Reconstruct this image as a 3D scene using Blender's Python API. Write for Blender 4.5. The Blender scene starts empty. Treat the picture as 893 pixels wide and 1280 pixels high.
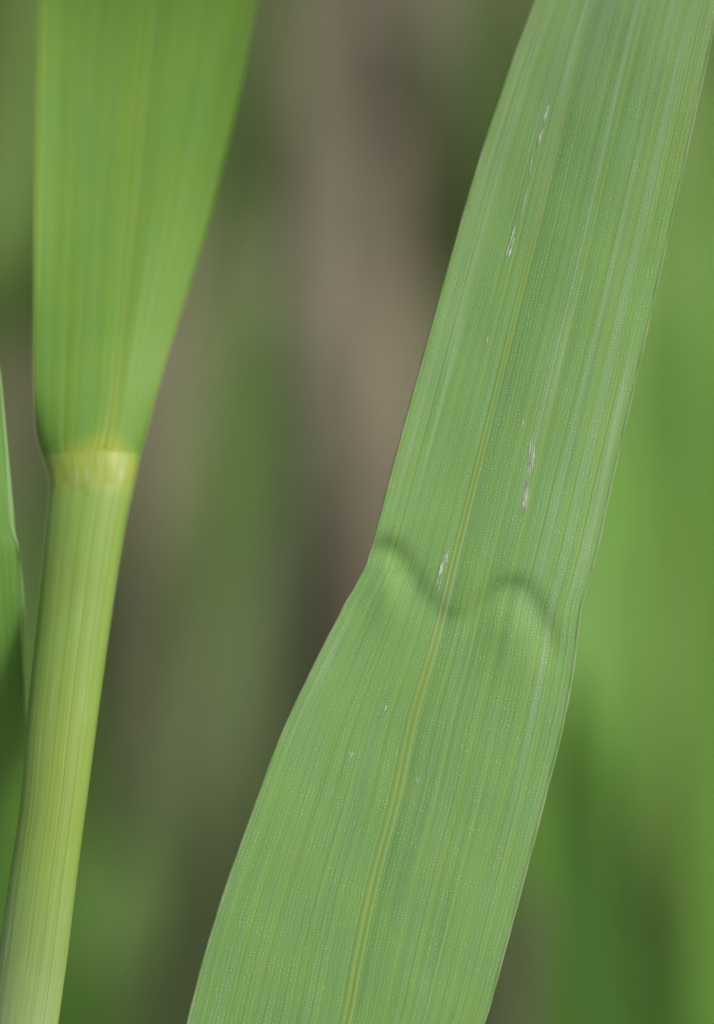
import bpy, math, random
import numpy as np
from mathutils import Vector

# ------------------------------------------------------------------ camera, light, exposure
sc = bpy.context.scene
C = sc.collection
R = math.radians
TILT = R(25.0)
H = 0.42
FOCUS = 0.267
KPX = 150 / 36 * 1280                      # focal length in photo pixels
cam_d = bpy.data.cameras.new('camera')
cam = bpy.data.objects.new('camera', cam_d)
C.objects.link(cam)
cam.location = (0, 0, H)
cam.rotation_euler = (R(90) - TILT, 0, 0)
cam_d.sensor_fit = 'VERTICAL'
cam_d.sensor_height = 36
cam_d.lens = 150
cam_d.clip_start = 0.01
cam_d.clip_end = 200
cam_d.dof.use_dof = True
cam_d.dof.focus_distance = FOCUS
cam_d.dof.aperture_fstop = 10.0
sc.camera = cam
CP = np.array([0, 0, H])
FW = np.array([0, math.cos(TILT), -math.sin(TILT)])
UP = np.array([0, math.sin(TILT), math.cos(TILT)])
RT = np.array([1.0, 0, 0])

w = bpy.data.worlds.new('World')
sc.world = w
w.use_nodes = True
nt = w.node_tree
bg = nt.nodes['Background']
sky = nt.nodes.new('ShaderNodeTexSky')
sky.sky_type = 'NISHITA'
sky.sun_disc = False
# direction to the sun: from the upper right, behind the camera
SUN = Vector(0.55 * Vector(RT) + 0.72 * Vector(UP) - 0.45 * Vector(FW)).normalized()
sky.sun_elevation = math.asin(SUN.z)
sky.sun_rotation = math.atan2(SUN.x, SUN.y)
sky.dust_density = 4.0
sky.air_density = 1.0
nt.links.new(sky.outputs[0], bg.inputs[0])
bg.inputs[1].default_value = 0.08
sun_d = bpy.data.lights.new('sun', 'SUN')
sun_d.energy = 1.5
sun_d.angle = R(12)
sun_d.color = (1.0, 0.95, 0.87)
sun = bpy.data.objects.new('sun', sun_d)
sun.rotation_euler = SUN.to_track_quat('Z', 'Y').to_euler()
sun.location = (0.3, -0.2, 1.5)
C.objects.link(sun)
sc.view_settings.view_transform = 'Standard'
sc.view_settings.look = 'None'
sc.view_settings.exposure = 1.05
sc.view_settings.gamma = 1.0
sc.view_settings.use_curve_mapping = False
sc.cycles.use_denoising = True
sc.cycles.max_bounces = 6

rng = np.random.default_rng(7)
random.seed(7)

# ------------------------------------------------------------------ helpers
def P(px, py, D):
    """Point at depth D (metres along the view axis) that a photo position looks at; arrays allowed."""
    px, py, D = np.broadcast_arrays(np.asarray(px, float), np.asarray(py, float), np.asarray(D, float))
    a = ((px - 446.5) / KPX * D)[..., None]
    b = ((640 - py) / KPX * D)[..., None]
    return CP + D[..., None] * FW + a * RT + b * UP

def spline(xs, ys, x):
    """monotone-ish cubic (PCHIP) interpolation, linear beyond the ends"""
    xs = np.asarray(xs, float); ys = np.asarray(ys, float); x = np.asarray(x, float)
    h = np.diff(xs); d = np.diff(ys) / h
    m = np.zeros_like(ys)
    m[0], m[-1] = d[0], d[-1]
    for i in range(1, len(xs) - 1):
        m[i] = (d[i - 1] * h[i] + d[i] * h[i - 1]) / (h[i] + h[i - 1])
    k = np.clip(np.searchsorted(xs, x) - 1, 0, len(h) - 1)
    t = (x - xs[k]) / h[k]
    t_ = np.clip(t, 0, 1)
    v = ((2*t_**3 - 3*t_**2 + 1) * ys[k] + (t_**3 - 2*t_**2 + t_) * h[k] * m[k]
         + (-2*t_**3 + 3*t_**2) * ys[k + 1] + (t_**3 - t_**2) * h[k] * m[k + 1])
    v = v + np.where(t < 0, t * h[k] * m[0], 0) + np.where(t > 1, (t - 1) * h[k] * m[-1], 0)
    return v

def grid_mesh(name, V, uv=None, attrs=None, wrap=False, mat=None, parent=None, smooth=True, thick=0.0):
    """V: rows x cols x 3 -> one mesh object"""
    n, m = V.shape[:2]
    idx = np.arange(n * m).reshape(n, m)
    if wrap:
        idx = np.concatenate([idx, idx[:, :1]], axis=1)
    a, b, c, d = idx[:-1, :-1], idx[:-1, 1:], idx[1:, 1:], idx[1:, :-1]
    F = np.stack([a, d, c, b], -1).reshape(-1, 4)
    me = bpy.data.meshes.new(name)
    me.vertices.add(n * m)
    me.vertices.foreach_set('co', V.reshape(-1).astype(np.float32))
    me.loops.add(F.size)
    me.loops.foreach_set('vertex_index', F.reshape(-1).astype(np.int32))
    me.polygons.add(len(F))
    me.polygons.foreach_set('loop_start', np.arange(0, F.size, 4, dtype=np.int32))
    if smooth:
        me.polygons.foreach_set('use_smooth', np.ones(len(F), bool))
    me.update(calc_edges=True)
    if uv is not None:
        al = me.attributes.new('across', 'FLOAT', 'POINT'); al.data.foreach_set('value', uv[..., 0].reshape(-1).astype(np.float32))
        al = me.attributes.new('along', 'FLOAT', 'POINT'); al.data.foreach_set('value', uv[..., 1].reshape(-1).astype(np.float32))
    for k, v in (attrs or {}).items():
        al = me.attributes.new(k, 'FLOAT', 'POINT'); al.data.foreach_set('value', np.broadcast_to(v, (n, m)).reshape(-1).astype(np.float32))
    me.validate()
    o = bpy.data.objects.new(name, me)
    C.objects.link(o)
    if mat: me.materials.append(mat)
    if parent is not None: o.parent = parent
    if thick:
        s = o.modifiers.new('thickness', 'SOLIDIFY'); s.thickness = thick; s.offset = -1
    return o

def thing(name, label, cat, group=None):
    o = bpy.data.objects.new(name, None)
    o.empty_display_size = 0.01
    C.objects.link(o)
    o['label'] = label; o['category'] = cat
    if group: o['group'] = group
    return o

def tag(o, label, cat, group=None):
    o['label'] = label; o['category'] = cat
    if group: o['group'] = group
    return o

# ------------------------------------------------------------------ materials
class NT:
    def __init__(s, name):
        s.m = bpy.data.materials.new(name); s.m.use_nodes = True
        s.t = s.m.node_tree; s.t.nodes.clear()
        s.out = s.n('ShaderNodeOutputMaterial')
    def n(s, t, **kw):
        x = s.t.nodes.new(t)
        for k, v in kw.items(): setattr(x, k, v)
        return x
    def l(s, a, b): s.t.links.new(a, b)
    def put(s, sock, v):
        if hasattr(v, 'is_linked') or hasattr(v, 'links'): s.l(v, sock)
        else: sock.default_value = v
    def math(s, op, a, b=0.0, c=None, clamp=False):
        x = s.n('ShaderNodeMath', operation=op, use_clamp=clamp)
        s.put(x.inputs[0], a); s.put(x.inputs[1], b)
        if c is not None: s.put(x.inputs[2], c)
        return x.outputs[0]
    def mix(s, f, a, b, mode='MIX'):
        x = s.n('ShaderNodeMix', data_type='RGBA', blend_type=mode)
        s.put(x.inputs[0], f)
        s.put(x.inputs[6], (*a, 1) if isinstance(a, tuple) else a)
        s.put(x.inputs[7], (*b, 1) if isinstance(b, tuple) else b)
        return x.outputs[2]
    def attr(s, name): return s.n('ShaderNodeAttribute', attribute_name=name).outputs['Fac']
    def vec(s, x, y, z=0.0):
        c = s.n('ShaderNodeCombineXYZ')
        s.put(c.inputs[0], x); s.put(c.inputs[1], y); s.put(c.inputs[2], z)
        return c.outputs[0]
    def noise(s, v, scale, detail=2.0, rough=0.5):
        x = s.n('ShaderNodeTexNoise'); s.l(v, x.inputs['Vector'])
        x.inputs['Scale'].default_value = scale; x.inputs['Detail'].default_value = detail
        x.inputs['Roughness'].default_value = rough
        return x.outputs['Fac']
    def ramp(s, f, lo, hi, a=0.0, b=1.0):
        x = s.n('ShaderNodeMapRange'); x.clamp = True
        s.put(x.inputs[0], f)
        for i, v in enumerate((lo, hi, a, b)): x.inputs[i + 1].default_value = v
        return x.outputs[0]

def leaf_material(name, green, blue, yellow, pale, rough=0.45, bead=1.0, transl=0.28, spec=0.5,
                  fine=1.0, coarse=1.0, edge_tint=None, bumpd=0.00002, blue_amt=0.45, vmix=0.62):
    """grass surface: across / along are millimetres on the leaf; vein, yellow and wax are painted per vertex"""
    q = NT(name)
    u, v = q.attr('across'), q.attr('along')
    vein, yel, wax_sheen = q.attr('vein'), q.attr('yellow'), q.attr('wax_sheen')
    # long stripes
    s1 = q.noise(q.vec(q.math('MULTIPLY', u, 1.0), q.math('MULTIPLY', v, 0.02)), 1.5, 2)
    s2 = q.noise(q.vec(q.math('MULTIPLY', u, 1.0), q.math('MULTIPLY', v, 0.014)), 4.6, 1.5)
    s3 = q.noise(q.vec(u, q.math('MULTIPLY', v, 0.6)), 0.35, 3)
    col = q.mix(q.math('MULTIPLY', q.ramp(s1, 0.38, 0.62), blue_amt * coarse), green, blue)
    col = q.mix(q.math('MULTIPLY', q.ramp(s2, 0.42, 0.66), 0.42 * fine), col, pale)
    dk = tuple(c * 0.72 for c in green)
    col = q.mix(q.math('MULTIPLY', q.ramp(s2, 0.46, 0.30), 0.40 * fine), col, dk)
    col = q.mix(q.math('MULTIPLY', q.ramp(s3, 0.40, 0.62), 0.25), col, yellow)
    col = q.mix(q.math('MULTIPLY', vein, vmix), col, yellow)
    ycol = q.mix(q.ramp(s2, 0.35, 0.65), (0.29, 0.36, 0.035), (0.37, 0.43, 0.065))
    col = q.mix(yel, col, ycol)
    # rows of tiny beads (the leaf's cells), each row with its own phase
    ru = q.math('ADD', q.math('MULTIPLY', u, 5.3), q.ramp(q.noise(q.vec(u, v), 0.9, 1), 0.0, 1.0, 0.0, 1.0))
    row = q.math('FLOOR', ru)
    wn = q.n('ShaderNodeTexWhiteNoise', noise_dimensions='1D'); q.l(row, wn.inputs['W'])
    jit = q.ramp(q.noise(q.vec(row, q.math('MULTIPLY', v, 2.0)), 1.0, 1), 0.0, 1.0, 0.0, 3.0)
    rv = q.math('ADD', q.math('ADD', q.math('MULTIPLY', v, 4.9), jit), wn.outputs['Value'])
    cu = q.math('MULTIPLY_ADD', q.math('COSINE', q.math('MULTIPLY', q.math('SUBTRACT', q.math('FRACT', ru), 0.5), 6.2832)), 0.5, 0.5)
    cv = q.math('MULTIPLY_ADD', q.math('COSINE', q.math('MULTIPLY', rv, 6.2832)), 0.5, 0.5)
    beadv = q.ramp(q.math('MULTIPLY', cu, cv), 0.15, 0.9)
    patch = q.ramp(q.noise(q.vec(u, v), 0.8, 3), 0.35, 0.62, 0.15, 1.0)
    bd = q.math('MULTIPLY', q.math('MULTIPLY', beadv, patch), q.math('SUBTRACT', 1.0, q.math('MULTIPLY', vein, 0.7)))
    col = q.mix(q.math('MULTIPLY', bd, 0.23 * bead), col, tuple(min(1, c * 1.35 + 0.05) for c in pale))
    col = q.mix(q.math('MULTIPLY', q.ramp(cu, 0.35, 0.0), 0.22 * bead), col, dk)
    # sparse bright specks
    vs = q.n('ShaderNodeTexVoronoi', voronoi_dimensions='2D', feature='F1')
    q.l(q.vec(u, v), vs.inputs['Vector']); vs.inputs['Scale'].default_value = 1.1
    sp = q.math('MULTIPLY', q.ramp(vs.outputs['Distance'], 0.075, 0.04), q.ramp(q.noise(q.vec(u, v), 0.9, 0), 0.56, 0.62))
    col = q.mix(q.math('MULTIPLY', sp, 0.25 * bead), col, (0.62, 0.72, 0.42))
    col = q.mix(q.math('MULTIPLY', wax_sheen, q.ramp(s2, 0.3, 0.55, 0.25, 1.0)), col, (0.52, 0.60, 0.46))
    hgt = q.math('ADD', q.math('MULTIPLY', bd, 0.6 * bead), q.math('MULTIPLY', s2, 1.4 * fine))
    hgt = q.math('ADD', hgt, q.math('MULTIPLY', q.noise(q.vec(u, v), 9.0, 2), 0.5 * bead))
    b = q.n('ShaderNodeBump'); b.inputs['Strength'].default_value = 1.0; b.inputs['Distance'].default_value = bumpd
    q.l(hgt, b.inputs['Height'])
    pr = q.n('ShaderNodeBsdfPrincipled')
    q.l(col, pr.inputs['Base Color']); q.l(b.outputs[0], pr.inputs['Normal'])
    pr.inputs['Roughness'].default_value = rough
    pr.inputs['Specular IOR Level'].default_value = spec
    tr = q.n('ShaderNodeBsdfTranslucent')
    q.l(q.mix(1.0, col, (0.95, 1.0, 0.55), 'MULTIPLY'), tr.inputs[0]); q.l(b.outputs[0], tr.inputs['Normal'])
    ms = q.n('ShaderNodeMixShader'); ms.inputs[0].default_value = transl
    q.l(pr.outputs[0], ms.inputs[1]); q.l(tr.outputs[0], ms.inputs[2])
    q.l(ms.outputs[0], q.out.inputs[0])
    return q.m

def simple_material(name, c1, c2, scale=300.0, rough=0.6, transl=0.2, spec=0.35, bump=0.0):
    q = NT(name)
    tc = q.n('ShaderNodeTexCoord')
    mp = q.n('ShaderNodeMapping'); q.l(tc.outputs['Object'], mp.inputs[0]); mp.inputs['Scale'].default_value = (1, 1, 0.15)
    f = q.noise(mp.outputs[0], scale, 3)
    col = q.mix(q.ramp(f, 0.35, 0.65), c1, c2)
    pr = q.n('ShaderNodeBsdfPrincipled'); q.l(col, pr.inputs['Base Color'])
    pr.inputs['Roughness'].default_value = rough; pr.inputs['Specular IOR Level'].default_value = spec
    if bump:
        b = q.n('ShaderNodeBump'); b.inputs['Distance'].default_value = bump; q.l(f, b.inputs['Height']); q.l(b.outputs[0], pr.inputs['Normal'])
    tr = q.n('ShaderNodeBsdfTranslucent'); q.l(col, tr.inputs[0])
    ms = q.n('ShaderNodeMixShader'); ms.inputs[0].default_value = transl
    q.l(pr.outputs[0], ms.inputs[1]); q.l(tr.outputs[0], ms.inputs[2])
    q.l(ms.outputs[0], q.out.inputs[0])
    return q.m

MAT_MAIN = leaf_material('leaf_green', (0.210, 0.415, 0.108), (0.212, 0.402, 0.156), (0.295, 0.455, 0.080), (0.325, 0.515, 0.195), rough=0.42, vmix=0.52, fine=0.8)
MAT_RIB = leaf_material('midrib_pale_green', (0.255, 0.450, 0.095), (0.26, 0.44, 0.13), (0.31, 0.43, 0.06), (0.34, 0.50, 0.17), bead=0.25, fine=0.8, vmix=0.5)
MAT_MARGIN = simple_material('leaf_margin_pale', (0.24, 0.40, 0.11), (0.38, 0.49, 0.23), 900, 0.5, 0.35)
MAT_SCAR = simple_material('scraped_tissue', (0.46, 0.54, 0.36), (0.74, 0.77, 0.64), 4500, 0.5, 0.3, 0.5, 0.00002)
MAT_BLADE = leaf_material('young_blade_green', (0.148, 0.305, 0.032), (0.155, 0.325, 0.075), (0.225, 0.345, 0.033), (0.205, 0.350, 0.070), bead=0.1, fine=0.7, coarse=1.4, transl=0.24, rough=0.55, spec=0.3)
MAT_SHEATH = leaf_material('sheath_yellow_green', (0.222, 0.365, 0.048), (0.210, 0.385, 0.085), (0.190, 0.255, 0.022), (0.270, 0.390, 0.092), vmix=0.85, bead=0.14, fine=0.7, transl=0.2)
MAT_COLLAR = leaf_material('collar_yellow', (0.38, 0.43, 0.06), (0.40, 0.45, 0.10), (0.40, 0.40, 0.04), (0.46, 0.50, 0.13), bead=0.1, fine=0.8)
MAT_SIDE = leaf_material('deep_green_blade', (0.125, 0.30, 0.030), (0.14, 0.32, 0.055), (0.19, 0.36, 0.04), (0.19, 0.36, 0.08), bead=0.15, fine=0.7, transl=0.3)

# ------------------------------------------------------------------ the setting
def ground():
    q = NT('soil_and_litter')
    tc = q.n('ShaderNodeTexCoord')
    f = q.noise(tc.outputs['Object'], 9, 4)
    g = q.noise(tc.outputs['Object'], 70, 4)
    col = q.mix(q.ramp(f, 0.35, 0.65), (0.15, 0.135, 0.08), (0.20, 0.175, 0.11))
    col = q.mix(q.math('MULTIPLY', q.ramp(g, 0.5, 0.7), 0.5), col, (0.20, 0.17, 0.11))
    pr = q.n('ShaderNodeBsdfPrincipled'); q.l(col, pr.inputs['Base Color']); pr.inputs['Roughness'].default_value = 0.95
    b = q.n('ShaderNodeBump'); b.inputs['Distance'].default_value = 0.004; q.l(g, b.inputs['Height']); q.l(b.outputs[0], pr.inputs['Normal'])
    q.l(pr.outputs[0], q.out.inputs[0])
    # one sheet out to the horizon: fine near the plants, coarse beyond
    ax = np.concatenate([-np.geomspace(60, 1.6, 14), np.linspace(-1.5, 1.5, 121), np.geomspace(1.6, 60, 14)])
    X, Y = np.meshgrid(ax, ax + 0.9)
    Z = 0.006 * np.sin(X * 11 + 1.3 * np.sin(Y * 7)) * np.cos(Y * 9 + X * 3) + 0.003 * np.sin(X * 37 + Y * 23) - 0.006
    V = np.stack([X, Y, Z], -1)[:, ::-1]
    o = grid_mesh('ground', V, mat=q.m)
    o['kind'] = 'structure'
ground()

# ------------------------------------------------------------------ the big leaf
LY = [-620, -400, -200, 0, 100, 200, 300, 400, 500, 600, 650, 675, 690, 710, 720, 740, 750, 780, 800, 850, 900, 950, 1000, 1050, 1100, 1150, 1200, 1250, 1280, 1400, 1550, 1700]
LX = [960, 840, 748, 670, 633, 600, 571, 543, 515, 488, 475, 468, 463.5, 457.5, 452, 441.5, 435, 420, 409, 384.5, 360.5, 340, 322, 304, 286, 270, 255, 242, 234.5, 212, 200, 190]
RY = [-620, -400, -200, 0, 100, 200, 300, 400, 500, 600, 700, 735, 755, 780, 820, 900, 1000, 1100, 1200, 1280, 1400, 1550, 1700]
RX = [1010, 970, 938, 899, 877.5, 855.5, 833.5, 811, 788.5, 765, 743, 733.5, 727, 723, 718.5, 704.5, 680, 654, 627, 604, 550, 450, 330]
MY = [-620, -400, -200, 0, 200, 300, 400, 500, 600, 700, 800, 900, 1000, 1100, 1200, 1280, 1400, 1550, 1700]
MX = [985, 900, 815, 741, 689, 666, 641, 617, 592, 567, 543, 514, 493, 467, 446, 431, 385, 325, 262]
CREASE = np.array([(448, 700), (463, 686), (476, 679), (490, 681), (503, 692), (515, 710), (530, 735), (548, 757), (566, 768), (584, 764),
                   (604, 747), (622, 733), (640, 727), (655, 730), (668, 744), (680, 765), (690, 788), (697, 812), (701, 836)], float)
CSTR = np.array([1.2, 1.2, 1.2, 1.1, 0.9, 0.8, 0.68, 0.55, 0.55, 0.85, 1.2, 1.3, 1.15, 0.85, 0.75, 0.85, 0.75, 0.4, 0.0])

def crease_raw(x, y):
    """relief of the pinched crease in mm (negative = away from the viewer)"""
    out = np.zeros_like(x)
    sel = (y > 560) & (y < 1000)
    xs, ys = x[sel], y[sel]
    best = np.full(xs.shape, 1e9); sd = np.zeros_like(xs); st = np.zeros_like(xs)
    tt = np.linspace(0, len(CREASE) - 1, 110)
    cx = spline(range(len(CREASE)), CREASE[:, 0], tt); cy = spline(range(len(CREASE)), CREASE[:, 1], tt)
    cs = np.interp(tt, range(len(CREASE)), CSTR)
    for i in range(len(tt) - 1):
        ax, ay, bx, by = cx[i], cy[i], cx[i + 1], cy[i + 1]
        L = math.hypot(bx - ax, by - ay); ex, ey = (bx - ax) / L, (by - ay) / L
        s = np.clip((xs - ax) * ex + (ys - ay) * ey, 0, L)
        dx, dy = xs - ax - s * ex, ys - ay - s * ey
        d = np.hypot(dx, dy)
        side = np.sign(ex * dy - ey * dx)              # positive: below / left of the crease
        u = d < best
        best[u] = d[u]; sd[u] = (side * d)[u]; st[u] = (cs[i] + (cs[i + 1] - cs[i]) * s / L)[u]
    # step away from the viewer across the crease, then a long slow rise out of it
    w1 = 12.0
    step = 0.5 * (1 + np.tanh(sd / w1))
    rec = np.exp(-np.clip(sd, 0, None) / 36.0)
    pre = np.exp(-np.clip(-sd, 0, None) / 60.0) * (1 - step) * 0.25
    out[sel] = st * (-step * rec + pre) * 0.42
    return out

_gx, _gy = np.meshgrid(np.arange(360, 800, 2.0), np.arange(560, 1000, 2.0))
_g = crease_raw(_gx, _gy)
_g *= np.clip((_gy - 600) / 50, 0, 1) * np.clip((960 - _gy) / 80, 0, 1)
_k = np.exp(-(np.arange(-9, 10) / 3.2) ** 2); _k /= _k.sum()
_g += 0.25 * np.exp(-((_gx - 484) / 26) ** 2 - ((_gy - 742) / 40) ** 2) + 0.25 * np.exp(-((_gx - 640) / 30) ** 2 - ((_gy - 782) / 42) ** 2)
for _ax in (0, 1):
    _g = np.apply_along_axis(lambda a_: np.convolve(a_, _k, 'same'), _ax, _g)

def crease_height(x, y):
    fx = np.clip((x - 360) / 2, 0, _g.shape[1] - 1.001); fy = np.clip((y - 560) / 2, 0, _g.shape[0] - 1.001)
    i, j = fx.astype(int), fy.astype(int); a, b = fx - i, fy - j
    return (_g[j, i] * (1 - a) * (1 - b) + _g[j, i + 1] * a * (1 - b) + _g[j + 1, i] * (1 - a) * b + _g[j + 1, i + 1] * a * b)

def gauss(x, c, w): return np.exp(-((x - c) / w) ** 2)

majors = [-6.3, -5.2, -4.15, -3.25, -2.3, -1.25, 1.05, 2.0, 3.1, 4.05, 5.1, 6.05]
minors = [u_ for u_ in np.arange(-6.9, 6.95, 0.42) + rng.uniform(-0.07, 0.07, 33)[:len(np.arange(-6.9, 6.95, 0.42))]]
mj_amp = rng.uniform(0.55, 1.0, len(majors))
mn_amp = rng.uniform(0.1, 0.45, len(minors))

def vein_profile(u, v):
    out = np.zeros_like(u)
    for k, (c, a) in enumerate(zip(majors, mj_amp)):
        wob = 0.03 * np.sin(v * 0.13 + c * 3) 
        out += a * (0.8 + 0.2 * np.sin(v * 0.21 + k)) * gauss(u, c + wob, 0.075 + 0.03 * (k % 3))
    for k, (c, a) in enumerate(zip(minors, mn_amp)):
        out += a * (0.6 + 0.4 * np.sin(v * 0.3 + 2 * k)) * gauss(u, c, 0.05)
    return np.clip(out, 0, 1)

def main_surface(t, y, lift=0.0):
    """t in -1..1 (midrib at 0), y photo row; returns points, millimetres across and along, photo x"""
    t, y = np.broadcast_arrays(np.asarray(t, float), np.asarray(y, float))
    yy = y[:, 0]
    lx = spline(LY, LX, yy)[:, None]; rx = spline(RY, RX, yy)[:, None]; mx = spline(MY, MX, yy)[:, None]
    x = np.where(t < 0, mx + (mx - lx) * t, mx + (rx - mx) * t)
    u = t * 7.0
    v = (y / 0.96 - 0.28 * (x - mx)) * 0.05
    D0 = 0.0 + spline([-620, -200, 0, 250, 500, 900, 1280, 1700], [-9, -5.0, -3.0, -0.9, 0.0, 0.2, 0.5, 1.5], yy)[:, None]
    zl = spline([-620, 0, 400, 640, 720, 850, 1280, 1700], [-0.6, -0.7, -0.7, -0.7, -0.7, -0.9, -0.5, 1.0], yy)[:, None]
    zr = spline([-620, 0, 400, 700, 800, 1280, 1700], [2.0, 1.2, 1.0, 0.9, 0.7, 1.1, 2.5], yy)[:, None]
    z = D0 + np.where(t < 0, zl * np.abs(t) ** 1.9, zr * np.abs(t) ** 2.4)
    # gentle lengthwise waves of the surface
    z = z + 0.05 * np.sin(v * 0.25 + u * 0.5) * np.abs(t) + 0.012 * np.sin(v * 0.8 - u * 0.8)
    z = z - crease_height(x, y)
    z = z + 0.09 * gauss(t, 0, 0.10)                       # shallow channel along the midrib
    vp = vein_profile(u, v)
    z = z + 0.030 * vp * (1 - gauss(t, 0, 0.05))
    z = z - lift
    return P(x, y, FOCUS + z * 0.001), u, v, x, vp

def main_leaf():
    root = thing('grass_leaf', 'big broad sharp green grass leaf with a wavy pinched crease across its middle', 'leaf')
    ys = np.concatenate([np.linspace(-620, -20, 70)[:-1], np.linspace(-20, 1300, 880), np.linspace(1300, 1700, 40)[1:]])
    ts = np.linspace(-1, 1, 261)
    T, Y = np.meshgrid(ts, ys)
    V, u, v, x, vp = main_surface(T, Y)
    # waxy pale streaks that follow the veins, plus sky sheen painted in towards the tip
    wax_sheen = np.zeros_like(u)
    for c, y0, y1, wd, a in ((-4.9, -100, 520, .35, .38), (-6.1, 0, 700, .35, .30), (-2.2, -300, 260, .30, .34), (-0.6, -300, 200, .35, .35), (0.9, -200, 160, .5, .22),
                             (2.6, -200, 700, .14, .35), (2.95, 330, 560, .07, .5), (4.5, -200, 820, .2, .30), (5.5, 0, 1000, .22, .30),
                             (-4.4, 380, 680, .13, .42), (-6.3, 740, 960, .5, .30), (0.3, 690, 800, .20, .55), (6.45, 420, 820, .16, .6)):
        fade = np.clip((Y - y0) / 80, 0, 1) * np.clip((y1 - Y) / 120, 0, 1)
        wax_sheen += a * gauss(u, c, wd) * fade
    wax_sheen += 0.16 * np.clip((260 - Y) / 260, 0, 1)  # whitish sky reflection on the leaf top, put into its colour
    wax_sheen = np.clip(wax_sheen * 0.65, 0, 0.6)
    yel = 0.16 * gauss(u, 6.55, 0.35) * np.clip((420 - Y) / 200, 0, 1)
    yel += 0.22 * gauss(u, -2.7, 0.35) * gauss(Y, 670, 50)
    grid_mesh('blade', V, np.stack([u, v], -1), {'vein': vp, 'yellow': yel, 'wax_sheen': wax_sheen}, mat=MAT_MAIN, parent=root, thick=0.00010)
    # midrib: a low rounded rib sunk into the blade at its sides
    ys2 = np.linspace(-600, 1690, 1000)
    tm = np.linspace(-1, 1, 25)
    T, Y = np.meshgrid(tm, ys2)
    wid = spline([-600, 0, 500, 800, 1280, 1700], [0.02, 0.032, 0.038, 0.046, 0.048, 0.06], ys2)[:, None]
    V, u, v, x, vp = main_surface(T * wid, Y)
    rib = (0.075 * (1 - T ** 2) - 0.045 * gauss(T, 0.05, 0.28)) * np.clip(Y / 800, 0.35, 1) - 0.010
    V = V - FW * (rib * 0.001)[..., None]
    dark = gauss(T, 0.1, 0.3) * (0.55 + 0.45 * np.sin(v * 0.2)) * np.clip((Y - 200) / 700, 0.1, 1.0)
    grid_mesh('midrib', V, np.stack([u, v], -1), {'vein': dark, 'yellow': dark * 0.25, 'wax_sheen': 0.10 * gauss(Y, 740, 70) + 0.02 + 0.3 * np.clip((330 - Y) / 300, 0, 1)}, mat=MAT_RIB, parent=root)
    # pale margins
    for side in (-1, 1):
        ys3 = np.linspace(-610, 1695, 900)
        V, *_ = main_surface(np.full((900, 1), side * 1.0), ys3[:, None])
        ctr = V[:, 0]
        rad = 0.000075 if side < 0 else 0.000085
        radv = rad * (1 + 0.15 * np.sin(ys3 * 0.11) * np.sin(ys3 * 0.037))
        a = np.linspace(0, 2 * math.pi, 9)[:-1]
        tube = ctr[:, None] + (np.cos(a) * 1.3)[None, :, None] * radv[:, None, None] * RT + (np.sin(a) * 0.9)[None, :, None] * radv[:, None, None] * FW
        tube += FW * 0.00004
        grid_mesh('leaf_margin', tube, mat=MAT_MARGIN, parent=root, wrap=True)
    # scraped pale scars: thin raised flakes of torn surface
    def scar(x0, y0, x1, y1, w0, seed, label=None):
        r = np.random.default_rng(seed)
        n, m = max(12, int(abs(y1 - y0) * 0.7)), 7
        s = np.linspace(0, 1, n)
        yc = y0 + (y1 - y0) * s
        xc = x0 + (x1 - x0) * s + np.cumsum(r.normal(0, 0.06, n))
        wv = w0 * np.sin(np.clip(s, 0.02, 0.98) * math.pi) ** 0.45 * (0.8 + 0.2 * np.sin(s * 11 + seed)) * r.uniform(0.9, 1.2, n)
        T = np.linspace(-1, 1, m)[None, :]
        X = xc[:, None] + T * wv[:, None] * 0.5
        Y = np.repeat(yc[:, None], m, 1)
        lx = spline(LY, LX, yc)[:, None]; rx = spline(RY, RX, yc)[:, None]; mx = spline(MY, MX, yc)[:, None]
        tt = np.where(X < mx, (X - mx) / (mx - lx), (X - mx) / (rx - mx))
        V, *_ = main_surface(tt, Y)
        V = V - FW * ((0.016 * (1 - T ** 2) + 0.014 + r.uniform(-.012, .012, (n, m))) * 0.001)[..., None]
        o = grid_mesh('scar', V, mat=MAT_SCAR, parent=root)
        if label: o['label'] = label
    def rough(x0, y0, x1, y1, w0, seed, k, label=None):
        # a rubbed patch: several ragged slivers of different lengths lying side by side
        r = np.random.default_rng(seed + 100)
        for i in range(k):
            a_, b_ = sorted(r.uniform(0, 1, 2))
            if b_ - a_ < 0.25: a_, b_ = max(0, a_ - 0.2), min(1, b_ + 0.2)
            off = (i - (k - 1) / 2) / k * w0 + r.uniform(-.3, .3)
            scar(x0 + (x1 - x0) * a_ + off, y0 + (y1 - y0) * a_, x0 + (x1 - x0) * b_ + off, y0 + (y1 - y0) * b_, r.uniform(0.9, 1.9), seed * 10 + i, label)
    scar(686, 131, 680, 152, 3.2, 1)
    rough(679, 155, 671, 184, 4.2, 2, 5)
    scar(666, 190, 662, 220, 1.4, 3)
    scar(662, 228, 649, 279, 1.3, 4)
    scar(645, 280, 632, 322, 2.0, 5)
    scar(643, 296, 635, 323, 3.4, 6, 'bright white torn scrape')
    scar(664, 545, 661, 575, 1.6, 7)
    rough(667, 556, 661, 606, 5.5, 8, 6)
    rough(660, 600, 655, 641, 7.5, 9, 9, 'whitish sliver of the rubbed patch')
    rough(561, 685, 553, 714, 5.0, 10, 5)
    rough(555, 702, 545, 741, 6.0, 11, 7, 'whitish sliver of the rubbed patch beside the midrib')
    scar(483, 881, 481, 889, 2.6, 12, 'tiny bright white fleck')
    rough(440, 939, 436, 952, 6.0, 13, 4)
    rough(524, 968, 520, 983, 4.5, 14, 3)
    scar(610, 420, 608, 430, 2.6, 15)
    scar(655, 524, 652, 534, 2.2, 16)
    # sheath that carries the leaf, below the picture, down to the soil
    n, m = 60, 24
    s = np.linspace(0, 1, n)[:, None]
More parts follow.
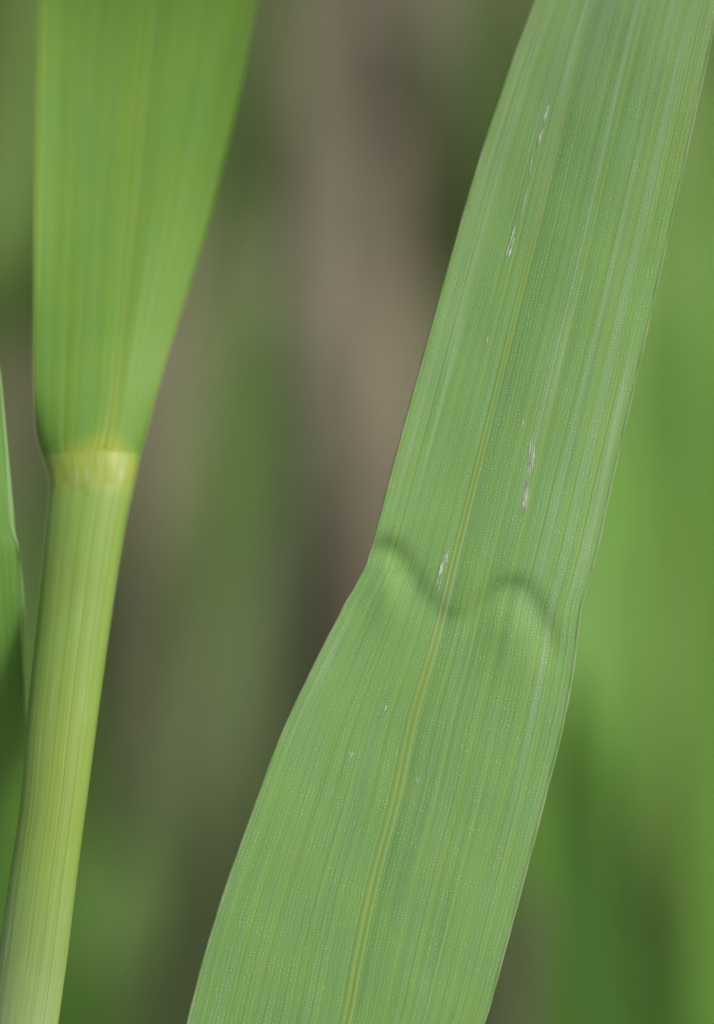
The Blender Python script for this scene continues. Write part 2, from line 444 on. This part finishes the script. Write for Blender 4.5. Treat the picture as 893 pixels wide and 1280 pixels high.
    top = P(255, 1640, FOCUS + 0.003)
    bot = np.array([top[0] - 0.03, top[1] + 0.02, -0.01])
    ctr = top * (1 - s) + bot * s + np.array([0.006, 0, 0]) * np.sin(s * math.pi)
    rad = 0.0034 + 0.0006 * s
    a = np.linspace(0, 2 * math.pi, m + 1)[:-1]
    V = ctr[:, None, :] + rad[:, :, None] * (np.cos(a)[None, :, None] * RT + np.sin(a)[None, :, None] * np.array([0, 1.0, 0]))
    V = V[:, ::-1]
    grid_mesh('sheath', V, np.stack([np.broadcast_to(a * 3.4, (n, m)), np.broadcast_to(s * 250, (n, m))], -1), {'vein': 0.2, 'yellow': 0.0, 'wax_sheen': 0.0}, mat=MAT_SHEATH, parent=root, wrap=True)
    return root
main_leaf()

# ------------------------------------------------------------------ the shoot on the left: sheath, collar, blade
def sh_depth(y):        # millimetres relative to the focus plane (the shoot leans away at its top)
    return spline([-500, -200, 0, 200, 400, 560, 620, 760, 1000, 1280, 1700], [4, 11, 13.5, 12.5, 9.2, 5.8, 4.8, 3.2, 0.9, -0.6, -1.5], y)
SLY = [540, 560, 605, 650, 700, 760, 900, 1000, 1100, 1180, 1280, 1400, 1600, 1800]
SLX = [66, 64, 62, 58, 53.5, 48, 34, 26, 11.5, 0, -14, -33, -66, -98]
SRY = [540, 560, 600, 650, 700, 760, 900, 1000, 1100, 1200, 1280, 1400, 1600, 1800]
SRX = [170, 170, 168, 158.5, 150, 141, 122, 109, 96, 84, 73, 55, 26, -2]
def left_shoot():
    root = thing('grass_shoot', 'upright grass shoot with yellow collar between ribbed stem and soft blade', 'grass shoot')
    ys = np.concatenate([np.linspace(596, 1320, 420), np.linspace(1320, 1800, 30)[1:]])
    m = 200
    a = np.linspace(0, 2 * math.pi, m + 1)[:-1]
    lx, rx = spline(SLY, SLX, ys), spline(SRY, SRX, ys)
    cx, hw = (lx + rx) / 2, (rx - lx) / 2
    A, Y = np.meshgrid(a, ys)
    hwmm = hw[:, None] * 0.05
    u = A * 2.6
    v = Y * 0.05
    rr = np.random.default_rng(3)
    ca = np.linspace(0, 2 * math.pi, 19)[:-1] + rr.uniform(-.08, .08, 18)
    am = rr.uniform(0.35, 1.0, 18)
    vein = np.zeros_like(u)
    for c, k in zip(ca, am):
        dd = (A - c + math.pi) % (2 * math.pi) - math.pi
        vein += k * gauss(dd, 0.0, 0.026)
    groove = 0.025 * vein
    Rx = hw[:, None] * (1 - groove / hwmm * 0.6)
    X = cx[:, None] + Rx * np.cos(A)
    Dc = sh_depth(ys)[:, None]
    Z = Dc + (hwmm * 0.6 - groove) * np.sin(A) + hwmm * 0.45
    V = P(X, Y, FOCUS + Z * 0.001)
    yel = 0.8 * np.clip((624 - Y) / 22, 0, 1) + 0.30 * gauss(Y, 980, 170) * gauss(np.cos(A), 0.1, 0.7)
    wax_sheen = 0.02 + 0.26 * np.clip((Y - 1080) / 250, 0, 1)
    for _ in range(26):       # short pale dashes between the ribs
        c, yc_, ln = rr.uniform(math.pi, 2 * math.pi), rr.uniform(640, 1280), rr.uniform(8, 40)
        dd = (A - c + math.pi) % (2 * math.pi) - math.pi
        wax_sheen = wax_sheen + 0.14 * gauss(dd, 0, 0.03) * gauss(Y, yc_, ln)
    grid_mesh('sheath', V[:, ::-1], np.stack([u, v], -1)[:, ::-1], {'vein': vein[:, ::-1], 'yellow': np.clip(yel, 0, 1)[:, ::-1], 'wax_sheen': np.clip(wax_sheen, 0, .8)[:, ::-1]}, mat=MAT_SHEATH, parent=root, wrap=True)
    # stem foot below the picture
    n2 = 40
    s = np.linspace(0, 1, n2)[:, None]
    top = P(-50, 1790, FOCUS - 0.0015 + 0.002); bot = np.array([top[0] - 0.02, top[1] + 0.03, -0.01])
    ctr = top * (1 - s) + bot * s
    a2 = np.linspace(0, 2 * math.pi, 25)[:-1]
    Vf = ctr[:, None, :] + 0.0026 * (np.cos(a2)[None, :, None] * RT + np.sin(a2)[None, :, None] * np.array([0, 1.0, 0]))
    grid_mesh('stem_foot', Vf[:, ::-1], np.stack(np.broadcast_arrays(a2[None] * 2.6, s * 150), -1), {'vein': 0.2, 'yellow': 0.0, 'wax_sheen': 0.2}, mat=MAT_SHEATH, parent=root, wrap=True)
    # collar: a slightly swollen yellow band
    yc = np.linspace(552, 620, 46)
    lx = spline([540, 552, 560, 575, 590, 604, 616], [45, 47, 49.5, 55, 59.5, 61.5, 61.3], yc)
    rx = spline([542, 580, 604, 616], [183, 172.5, 167.3, 164.8], yc)
    cx, hw = (lx + rx) / 2, (rx - lx) / 2
    A, Y = np.meshgrid(a, yc)
    swell = np.interp(yc, [552, 566, 582, 594, 612, 620], [-0.08, 0.0, 0.04, 0.035, -0.005, -0.02])[:, None] * (1 + 0.25 * np.sin(A * 9) + 0.2 * np.sin(A * 17 + 1))
    Y = Y + (2.2 * np.sin(A * 5 + 0.6) + 1.3 * np.sin(A * 13)) * np.clip((Y - 575) / 30, 0, 1)
    X = cx[:, None] + (hw[:, None] + np.minimum(swell, 0.02) * 20) * np.cos(A)
    Z = sh_depth(yc)[:, None] + (hw[:, None] * 0.05 * 0.6 + swell) * np.sin(A) + hw[:, None] * 0.05 * 0.45
    V = P(X, Y, FOCUS + Z * 0.001)
    tc_ = np.cos(A) - 0.05
    yel = np.clip((Y - (536 + 30 * tc_ ** 2)) / 30, 0.0, 1) * np.clip((616 - Y) / 18, 0.25, 1)
    wx = 0.28 * gauss(Y, 594, 10) * (gauss(tc_, -0.40, 0.06) + gauss(tc_, -0.15, 0.05) + gauss(tc_, 0.62, 0.07))
    grid_mesh('collar', V[:, ::-1], np.stack([A * 2.6, Y * 0.05], -1)[:, ::-1], {'vein': 0.0, 'yellow': (0.78 * yel)[:, ::-1], 'wax_sheen': wx[:, ::-1]}, mat=MAT_SHEATH, parent=root, wrap=True)
    # blade
    BLY = [-500, -200, 0, 100, 200, 300, 400, 470, 520, 545, 560, 575, 590, 604]
    BLX = [80, 62, 51, 48, 46.5, 44.5, 43, 42.5, 43.5, 46, 49.5, 55, 59.5, 61.5]
    BRY = [-500, -200, 0, 87, 182, 285, 372, 440, 494, 542, 580, 604]
    BRX = [450, 368, 320, 304, 283, 258, 232, 210.5, 195.5, 183, 172.5, 167.5]
    BMX = spline
    yb = np.concatenate([np.linspace(-500, -20, 60)[:-1], np.linspace(-20, 604, 420)])
    tb = np.linspace(-1, 1, 181)
    lx, rx = spline(BLY, BLX, yb)[:, None], spline(BRY, BRX, yb)[:, None]
    mx = spline([-500, -200, 0, 300, 440, 540, 604], [250, 215, 190, 163, 150, 138, 118], yb)[:, None]
    def bsurf(T, Y, lift=0.0):
        x = np.where(T < 0, mx + (mx - lx) * T, mx + (rx - mx) * T)
        c, hwp = (lx + rx) / 2, (rx - lx) / 2
        tn = np.clip((x - c) / hwp, -1, 1)
        hmm = hwp * 0.05
        round_ = hmm * 0.45 - (hmm * 0.6 - 0.02) * np.sqrt(np.clip(1 - tn ** 2 * (1.0 - 0.07 * np.clip((560 - Y) / 60, 0, 1)), 0, 1)) + 0.12 * np.clip((Y - 578) / 20, 0, 1)
        open_ = -0.75 + 0.55 * np.abs(T) ** 1.6 + 0.10 * gauss(T, 0, 0.12) + 0.1 * np.where(T > 0, T, 0) ** 2
        b = spline([-500, 420, 490, 545, 572, 604], [1, 1, 0.8, 0.25, 0.0, 0.0], Y[:, :1])
        z = sh_depth(Y) + round_ * (1 - b) + open_ * b
        z = z + 0.12 * np.sin(Y * 0.012 + T * 2.5) * b
        return x, z - lift
    T, Y = np.meshgrid(tb, yb)
    x, z = bsurf(T, Y)
    u = T * 4.6 + 0.8
    v = Y * 0.05
    vein = np.zeros_like(u)
    for k, c in enumerate(np.linspace(-3.6, 5.2, 13)):
        vein += (0.35 + 0.5 * ((k * 7) % 5) / 5) * gauss(u, c, 0.10)
    z = z + 0.03 * vein
    V = P(x, Y, FOCUS + z * 0.001)
    base = np.clip((Y - (536 + 30 * T ** 2)) / 30, 0, 1)
    tri = np.clip((Y - 470) / 110, 0, 1) * gauss(T, 0.0, 0.10 + 0.25 * np.clip((Y - 500) / 90, 0, 1))
    yel = np.clip(base * 0.9 + tri * 0.7 + 0.22 * gauss(T, 0, 0.05) + 0.3 * gauss(T, -1, 0.03), 0, 1)
    wax_sheen = 0.0 * Y
    grid_mesh('blade', V, np.stack([u, v], -1), {'vein': np.clip(vein, 0, 1), 'yellow': yel, 'wax_sheen': wax_sheen}, mat=MAT_BLADE, parent=root, thick=0.00018)
    T, Y = np.meshgrid(np.linspace(-0.035, 0.035, 15), yb[:-30])
    lx, rx, mx = lx[:-30], rx[:-30], mx[:-30]
    x, z = bsurf(T, Y)
    z = z - 0.06 * (1 - (T / 0.035) ** 2) + 0.01
    V = P(x, Y, FOCUS + z * 0.001)
    grid_mesh('midrib', V, np.stack([T * 4.6 + .8, Y * 0.05], -1), {'vein': 0.6, 'yellow': 0.08 + 0.45 * np.clip((Y - 380) / 120, 0, 1), 'wax_sheen': 0.0}, mat=MAT_BLADE, parent=root)
left_shoot()

# ------------------------------------------------------------------ deep green blade at the left border
def side_blade():
    root = thing('grass_leaf', 'deep green upright grass blade at the left border behind the ribbed stem', 'grass blade')
    ys = np.concatenate([np.linspace(120, 440, 40)[:-1], np.linspace(440, 1300, 300), np.linspace(1300, 1900, 30)[1:]])
    ex = spline([120, 300, 420, 470, 500, 560, 640, 668, 676, 720, 860, 905, 1050, 1300, 1600, 1900], [-62, -28, -8, 0, 3, 8.5, 16, 18.5, 20.5, 23, 31, 33.5, 36, 30, 0, -40], ys)
    wd = spline([120, 440, 700, 1000, 1300, 1900], [40, 130, 170, 185, 190, 120], ys)
    ts = np.linspace(0, 1, 90)
    T, Y = np.meshgrid(ts, ys)
    x = ex[:, None] - T * wd[:, None]
    z = spline([120, 440, 700, 1000, 1280, 1900], [2.0, 2.6, 3.4, 9.0, 15.0, 20.0], ys)[:, None] + 1.2 * (1 - T) ** 2.5 * 0.8 - 2.4 * T
    u = T * 8; v = Y * 0.05
    vein = sum(0.5 * gauss(u, c, 0.08) for c in (1.1, 1.9, 2.6, 3.6, 4.5, 5.5, 6.6))
    V = P(x, Y, FOCUS + z * 0.001)[:, ::-1]
    grid_mesh('blade', V, np.stack([u, v], -1)[:, ::-1], {'vein': vein[:, ::-1], 'yellow': 0.0, 'wax_sheen': 0.05}, mat=MAT_SIDE, parent=root, thick=0.00022)
    # rolled paler rim, with a small nick where it unrolls
    T, Y = np.meshgrid(np.linspace(0, 1, 15), ys)
    roll = spline([120, 440, 560, 668, 678, 900, 1300, 1900], [2, 3, 5, 6, 3.5, 3.5, 4, 3], ys)[:, None]
    x = ex[:, None] + 1.2 - T * roll
    zz = (spline([120, 440, 700, 1000, 1280, 1900], [2.0, 2.6, 3.4, 9.0, 15.0, 20.0], ys) + 0.96)[:, None] - 0.06 * np.sin(T * math.pi) - 0.01 - 0.35 * (T * roll * 0.05)
    V = P(x, Y, FOCUS + zz * 0.001)[:, ::-1]
    o = grid_mesh('rolled_rim', V, np.stack([T * 0.4 + 3, Y * 0.05], -1)[:, ::-1], {'vein': 0.3, 'yellow': 0.0, 'wax_sheen': 0.08}, mat=MAT_MAIN, parent=root)
    o['label'] = 'paler rolled rim'
side_blade()

# ------------------------------------------------------------------ grasses behind, far out of focus
def bmat(name, c, c2=None, transl=0.3, rough=0.5):
    return simple_material(name, c, c2 or tuple(x * 0.75 for x in c), 120, rough, transl, 0.4)
BG = {
    'bright': bmat('blade_bright_green', (0.165, 0.36, 0.045), (0.14, 0.31, 0.038)),
    'light':  bmat('blade_light_green', (0.235, 0.38, 0.085), (0.20, 0.33, 0.07)),
    'mid':    bmat('blade_mid_green', (0.15, 0.28, 0.050), (0.125, 0.24, 0.045)),
    'dark':   bmat('blade_dark_green', (0.062, 0.160, 0.016), (0.05, 0.13, 0.014)),
    'olive':  bmat('blade_olive', (0.200, 0.250, 0.105), (0.175, 0.215, 0.09)),
    'deep':   bmat('blade_deep_green', (0.090, 0.215, 0.026), (0.08, 0.19, 0.024)),
    'moss':   bmat('blade_moss', (0.220, 0.285, 0.115), (0.19, 0.25, 0.10)),
    'umber':  bmat('blade_umber', (0.135, 0.115, 0.075), (0.115, 0.10, 0.065)),
    'khaki':  bmat('blade_khaki', (0.250, 0.265, 0.145), (0.215, 0.225, 0.12)),
    'straw':  bmat('dry_straw', (0.27, 0.235, 0.155), (0.225, 0.195, 0.13), 0.15, 0.7),
}
def blade_from(pts, width_mm, mat, name, n=60, foot=True, tip=True, curl=0.25, label=None, cat='grass blade', group=None, twist=0.0, stalk=False):
    """pts: photo positions with a depth in metres, from low to high; the foot runs on down to the soil"""
    W = [P(*p) for p in pts]
    if foot:
        a, b = W[0], W[1]
        d = (a - b); d = d / np.linalg.norm(d)
        g = np.array([a[0] + d[0] * a[2] * 0.5, a[1] + 0.02, -0.01])
        mid = (a + g) / 2 + d * 0.01
        W = [g, mid] + W
    W = np.array(W)
    s = np.concatenate([[0], np.cumsum(np.linalg.norm(np.diff(W, axis=0), axis=1))])
    q = np.linspace(0, s[-1], n)
    ctr = np.stack([spline(s, W[:, i], q) for i in range(3)], 1)
    tan = np.gradient(ctr, axis=0); tan /= np.linalg.norm(tan, axis=1)[:, None]
    tw = R(twist) * np.linspace(-1, 1, n)
    vw = np.array([math.sin(0.0), math.cos(0.0), 0])
    sidev = np.cross(tan, -FW); sidev /= np.linalg.norm(sidev, axis=1)[:, None]
    nor = np.cross(sidev, tan)
    f = q / s[-1]
    hw = width_mm * 0.0005 * (np.clip(f / 0.35, 0.35, 1) * (np.clip((1 - f) / 0.45, 0.02, 1) ** 0.7 if tip else 1.0))
    if stalk:
        a = np.linspace(0, 2 * math.pi, 13)[:-1]
        hw = np.broadcast_to(hw, (n,)) if False else width_mm * 0.0005 * (1 - 0.35 * f)
        V = ctr[:, None] + hw[:, None, None] * (np.cos(a)[None, :, None] * sidev[:, None] + np.sin(a)[None, :, None] * nor[:, None])
        return V, True
    t = np.linspace(-1, 1, 9)
    sv = np.cos(tw)[:, None] * sidev + np.sin(tw)[:, None] * nor
    nv = -np.sin(tw)[:, None] * sidev + np.cos(tw)[:, None] * nor
    V = ctr[:, None] + (t[None, :] * hw[:, None])[..., None] * sv[:, None] - (curl * (1 - t ** 2)[None, :] * hw[:, None])[..., None] * nv[:, None]
    return V, False

def put(name, pts, width, mat, label, cat='grass blade', group=None, **kw):
    V, wrap = blade_from(pts, width, mat, name, **kw)
    o = grid_mesh(name, V, mat=BG[mat], wrap=wrap, thick=0 if wrap else 0.0003)
    tag(o, label, cat, group)
    return o

put('grass_leaf', [(935, 1500, .405), (925, 1000, .405), (910, 500, .405), (915, 150, .41), (960, -200, .41)], 12, 'bright',
    'bright green blurred blade running up the right edge of the photo')
put('grass_leaf', [(880, 1250, .44), (870, 950, .425), (865, 700, .425), (865, 500, .425), (870, 330, .425)], 14, 'light',
    'pale yellow-green blurred blade glowing at mid right beside the big leaf')
put('grass_leaf', [(715, 1400, .46), (715, 1000, .46), (765, 700, .47), (790, 350, .48), (820, 50, .5), (840, -200, .5)], 18, 'bright',
    'blurred mid green blade just right of the big leaf')
put('grass_leaf', [(880, 1800, .425), (810, 1400, .425), (760, 1180, .425), (715, 1000, .425), (690, 820, .42)], 26, 'deep',
    'dark green blurred blade low in the right corner')
put('grass_leaf', [(700, 1500, .55), (740, 1100, .55), (770, 850, .55), (790, 500, .55), (800, 100, .55)], 16, 'mid',
    'deep green blurred blade behind the right margin of the big leaf')
put('grass_leaf', [(1260, 380, .41), (1120, 220, .41), (960, 60, .41), (870, -140, .41), (840, -320, .41)], 18, 'deep',
    'deep green blurred blade in the top right corner')
put('grass_leaf', [(590, 700, .50), (610, 400, .50), (625, 150, .49), (640, -100, .48), (650, -500, .48)], 13, 'mid',
    'green blurred blade behind the top left of the big leaf')
put('grass_leaf', [(290, 600, .50), (310, 330, .50), (330, 60, .49), (340, -200, .48), (346, -500, .48)], 11, 'mid',
    'green blurred blade just right of the soft blade top')
put('grass_leaf', [(-150, 720, .46), (-70, 500, .45), (-5, 340, .44), (25, 200, .44), (40, -20, .44), (50, -200, .44)], 18, 'light',
    'soft green blurred blade filling the gap at the upper left border')
put('grass_leaf', [(40, 400, .6), (20, 150, .58), (10, -50, .56), (0, -400, .55)], 24, 'deep',
    'dark green blurred blade in the top left corner')
put('grass_leaf', [(60, 1250, .46), (58, 900, .45), (45, 700, .45), (40, 540, .45)], 13, 'bright',
    'green blurred blade between the left border blade and the ribbed stem')
put('grass_leaf', [(320, 1700, .60), (335, 1200, .58), (345, 800, .57), (355, 600, .56), (370, 380, .55)], 16, 'olive',
    'dull olive blurred blade behind the middle gap')
put('grass_leaf', [(150, 1700, .62), (175, 1200, .60), (190, 900, .60), (240, 600, .60), (300, 300, .6)], 14, 'khaki',
    'dull khaki blurred blade slanting just right of the ribbed stem')
put('dry_leaf', [(700, 600, .66), (560, 300, .62), (480, 80, .60), (440, -150, .60), (420, -400, .60)], 22, 'umber',
    'dark brown blurred dead leaf at the top of the middle gap', 'dry leaf')
put('grass_leaf', [(700, 500, .56), (600, 260, .52), (565, 80, .52), (560, -150, .52), (560, -400, .52)], 10, 'olive',
    'dull olive blurred blade high beside the upper left edge of the big leaf')
put('grass_leaf', [(200, 1700, .50), (235, 1250, .48), (275, 950, .47), (320, 740, .47), (370, 520, .47)], 19, 'moss',
    'moss green blurred blade low in the middle gap')
put('grass_leaf', [(780, 1800, .44), (725, 1400, .44), (700, 1200, .44), (690, 1050, .44), (700, 850, .44)], 12, 'deep',
    'narrow dark green blurred blade beside the lower right margin of the big leaf')
put('grass_leaf', [(100, 1700, .50), (120, 1350, .50), (135, 1180, .50), (170, 1000, .52), (190, 850, .52)], 13, 'mid',
    'green blurred blade at the bottom beside the ribbed stem')
put('grass_leaf', [(110, 1700, .42), (125, 1400, .42), (135, 1250, .42), (150, 1120, .42)], 7, 'deep',
    'short darker green blurred blade tip at the bottom beside the ribbed stem')
put('grass_leaf', [(240, 1700, .52), (250, 1300, .52), (260, 1180, .52), (275, 1020, .52)], 11, 'deep',
    'short dark green blurred blade low beside the big leaf')
put('dry_stalk', [(170, 1500, .60), (215, 900, .60), (330, 450, .62), (385, 260, .64), (410, 120, .64)], 9, 'straw',
    'brown blurred dry stalk slanting up through the middle gap', 'dry stalk', stalk=True)
put('dry_stalk', [(410, 1000, .60), (435, 600, .56), (435, 340, .56), (440, 170, .56)], 16, 'straw',
    'greyish brown blurred dry stalk left of the big leaf', 'dry stalk', stalk=True)
put('dry_stalk', [(60, 1500, .52), (30, 800, .50), (15, 520, .50), (0, 300, .50)], 8, 'straw',
    'pale blurred dry stalk showing beside the left border blade tip', 'dry stalk', stalk=True)
put('dry_stalk', [(635, 1500, .42), (640, 1250, .42), (643, 1180, .42), (646, 1120, .42)], 4.5, 'straw',
    'brown blurred dry stalk peeping out below the right margin of the big leaf', 'dry stalk', stalk=True)

# ground cover behind: thin living and dry blades nobody could count
def ground_cover(name, n, mat, xr, yr, hr, seed, keep=None):
    r = np.random.default_rng(seed)
    verts, faces = [], []
    k = 0
    while k < n:
        x, y = r.uniform(*xr), r.uniform(*yr)
        if keep and not keep(x, y): 
            if r.random() > 0.12: 
                k += 1; continue
        h = r.uniform(*hr); w_ = r.uniform(0.0015, 0.0035); a = r.uniform(0, math.pi)
        lx, ly = r.normal(0, 0.3) * h, r.normal(0, 0.3) * h
        cx, sx = math.cos(a) * w_, math.sin(a) * w_
        b = len(verts)
        for j, (f, ww) in enumerate(((0, 0.8), (0.4, 1.0), (0.75, 0.7), (1.0, 0.05))):
            px, py, pz = x + lx * f * f, y + ly * f * f, h * (f - 0.15 * f * f) - 0.008
            verts.append((px - cx * ww, py - sx * ww, pz)); verts.append((px + cx * ww, py + sx * ww, pz))
        for j in range(3):
            faces.append((b + 2 * j, b + 2 * j + 1, b + 2 * j + 3, b + 2 * j + 2))
        k += 1
    me = bpy.data.meshes.new(name); me.from_pydata(verts, [], faces); me.materials.append(mat)
    o = bpy.data.objects.new(name, me); C.objects.link(o); o['kind'] = 'stuff'
    o['category'] = 'grass'
    return o
bare = lambda x, y: not (-0.07 + (y - 0.8) * 0.1 < x < 0.02 + (y - 0.8) * 0.1)
g1 = ground_cover('grass', 9000, BG['mid'], (-1.0, 1.0), (0.5, 2.4), (0.04, 0.12), 11, bare)
g1['label'] = 'low green grass far behind the leaves, wholly blurred'
g2 = ground_cover('dry_grass', 4000, BG['straw'], (-1.0, 1.0), (0.45, 2.4), (0.02, 0.08), 12)
g2['label'] = 'low dry straw-coloured grass far behind the leaves, wholly blurred'
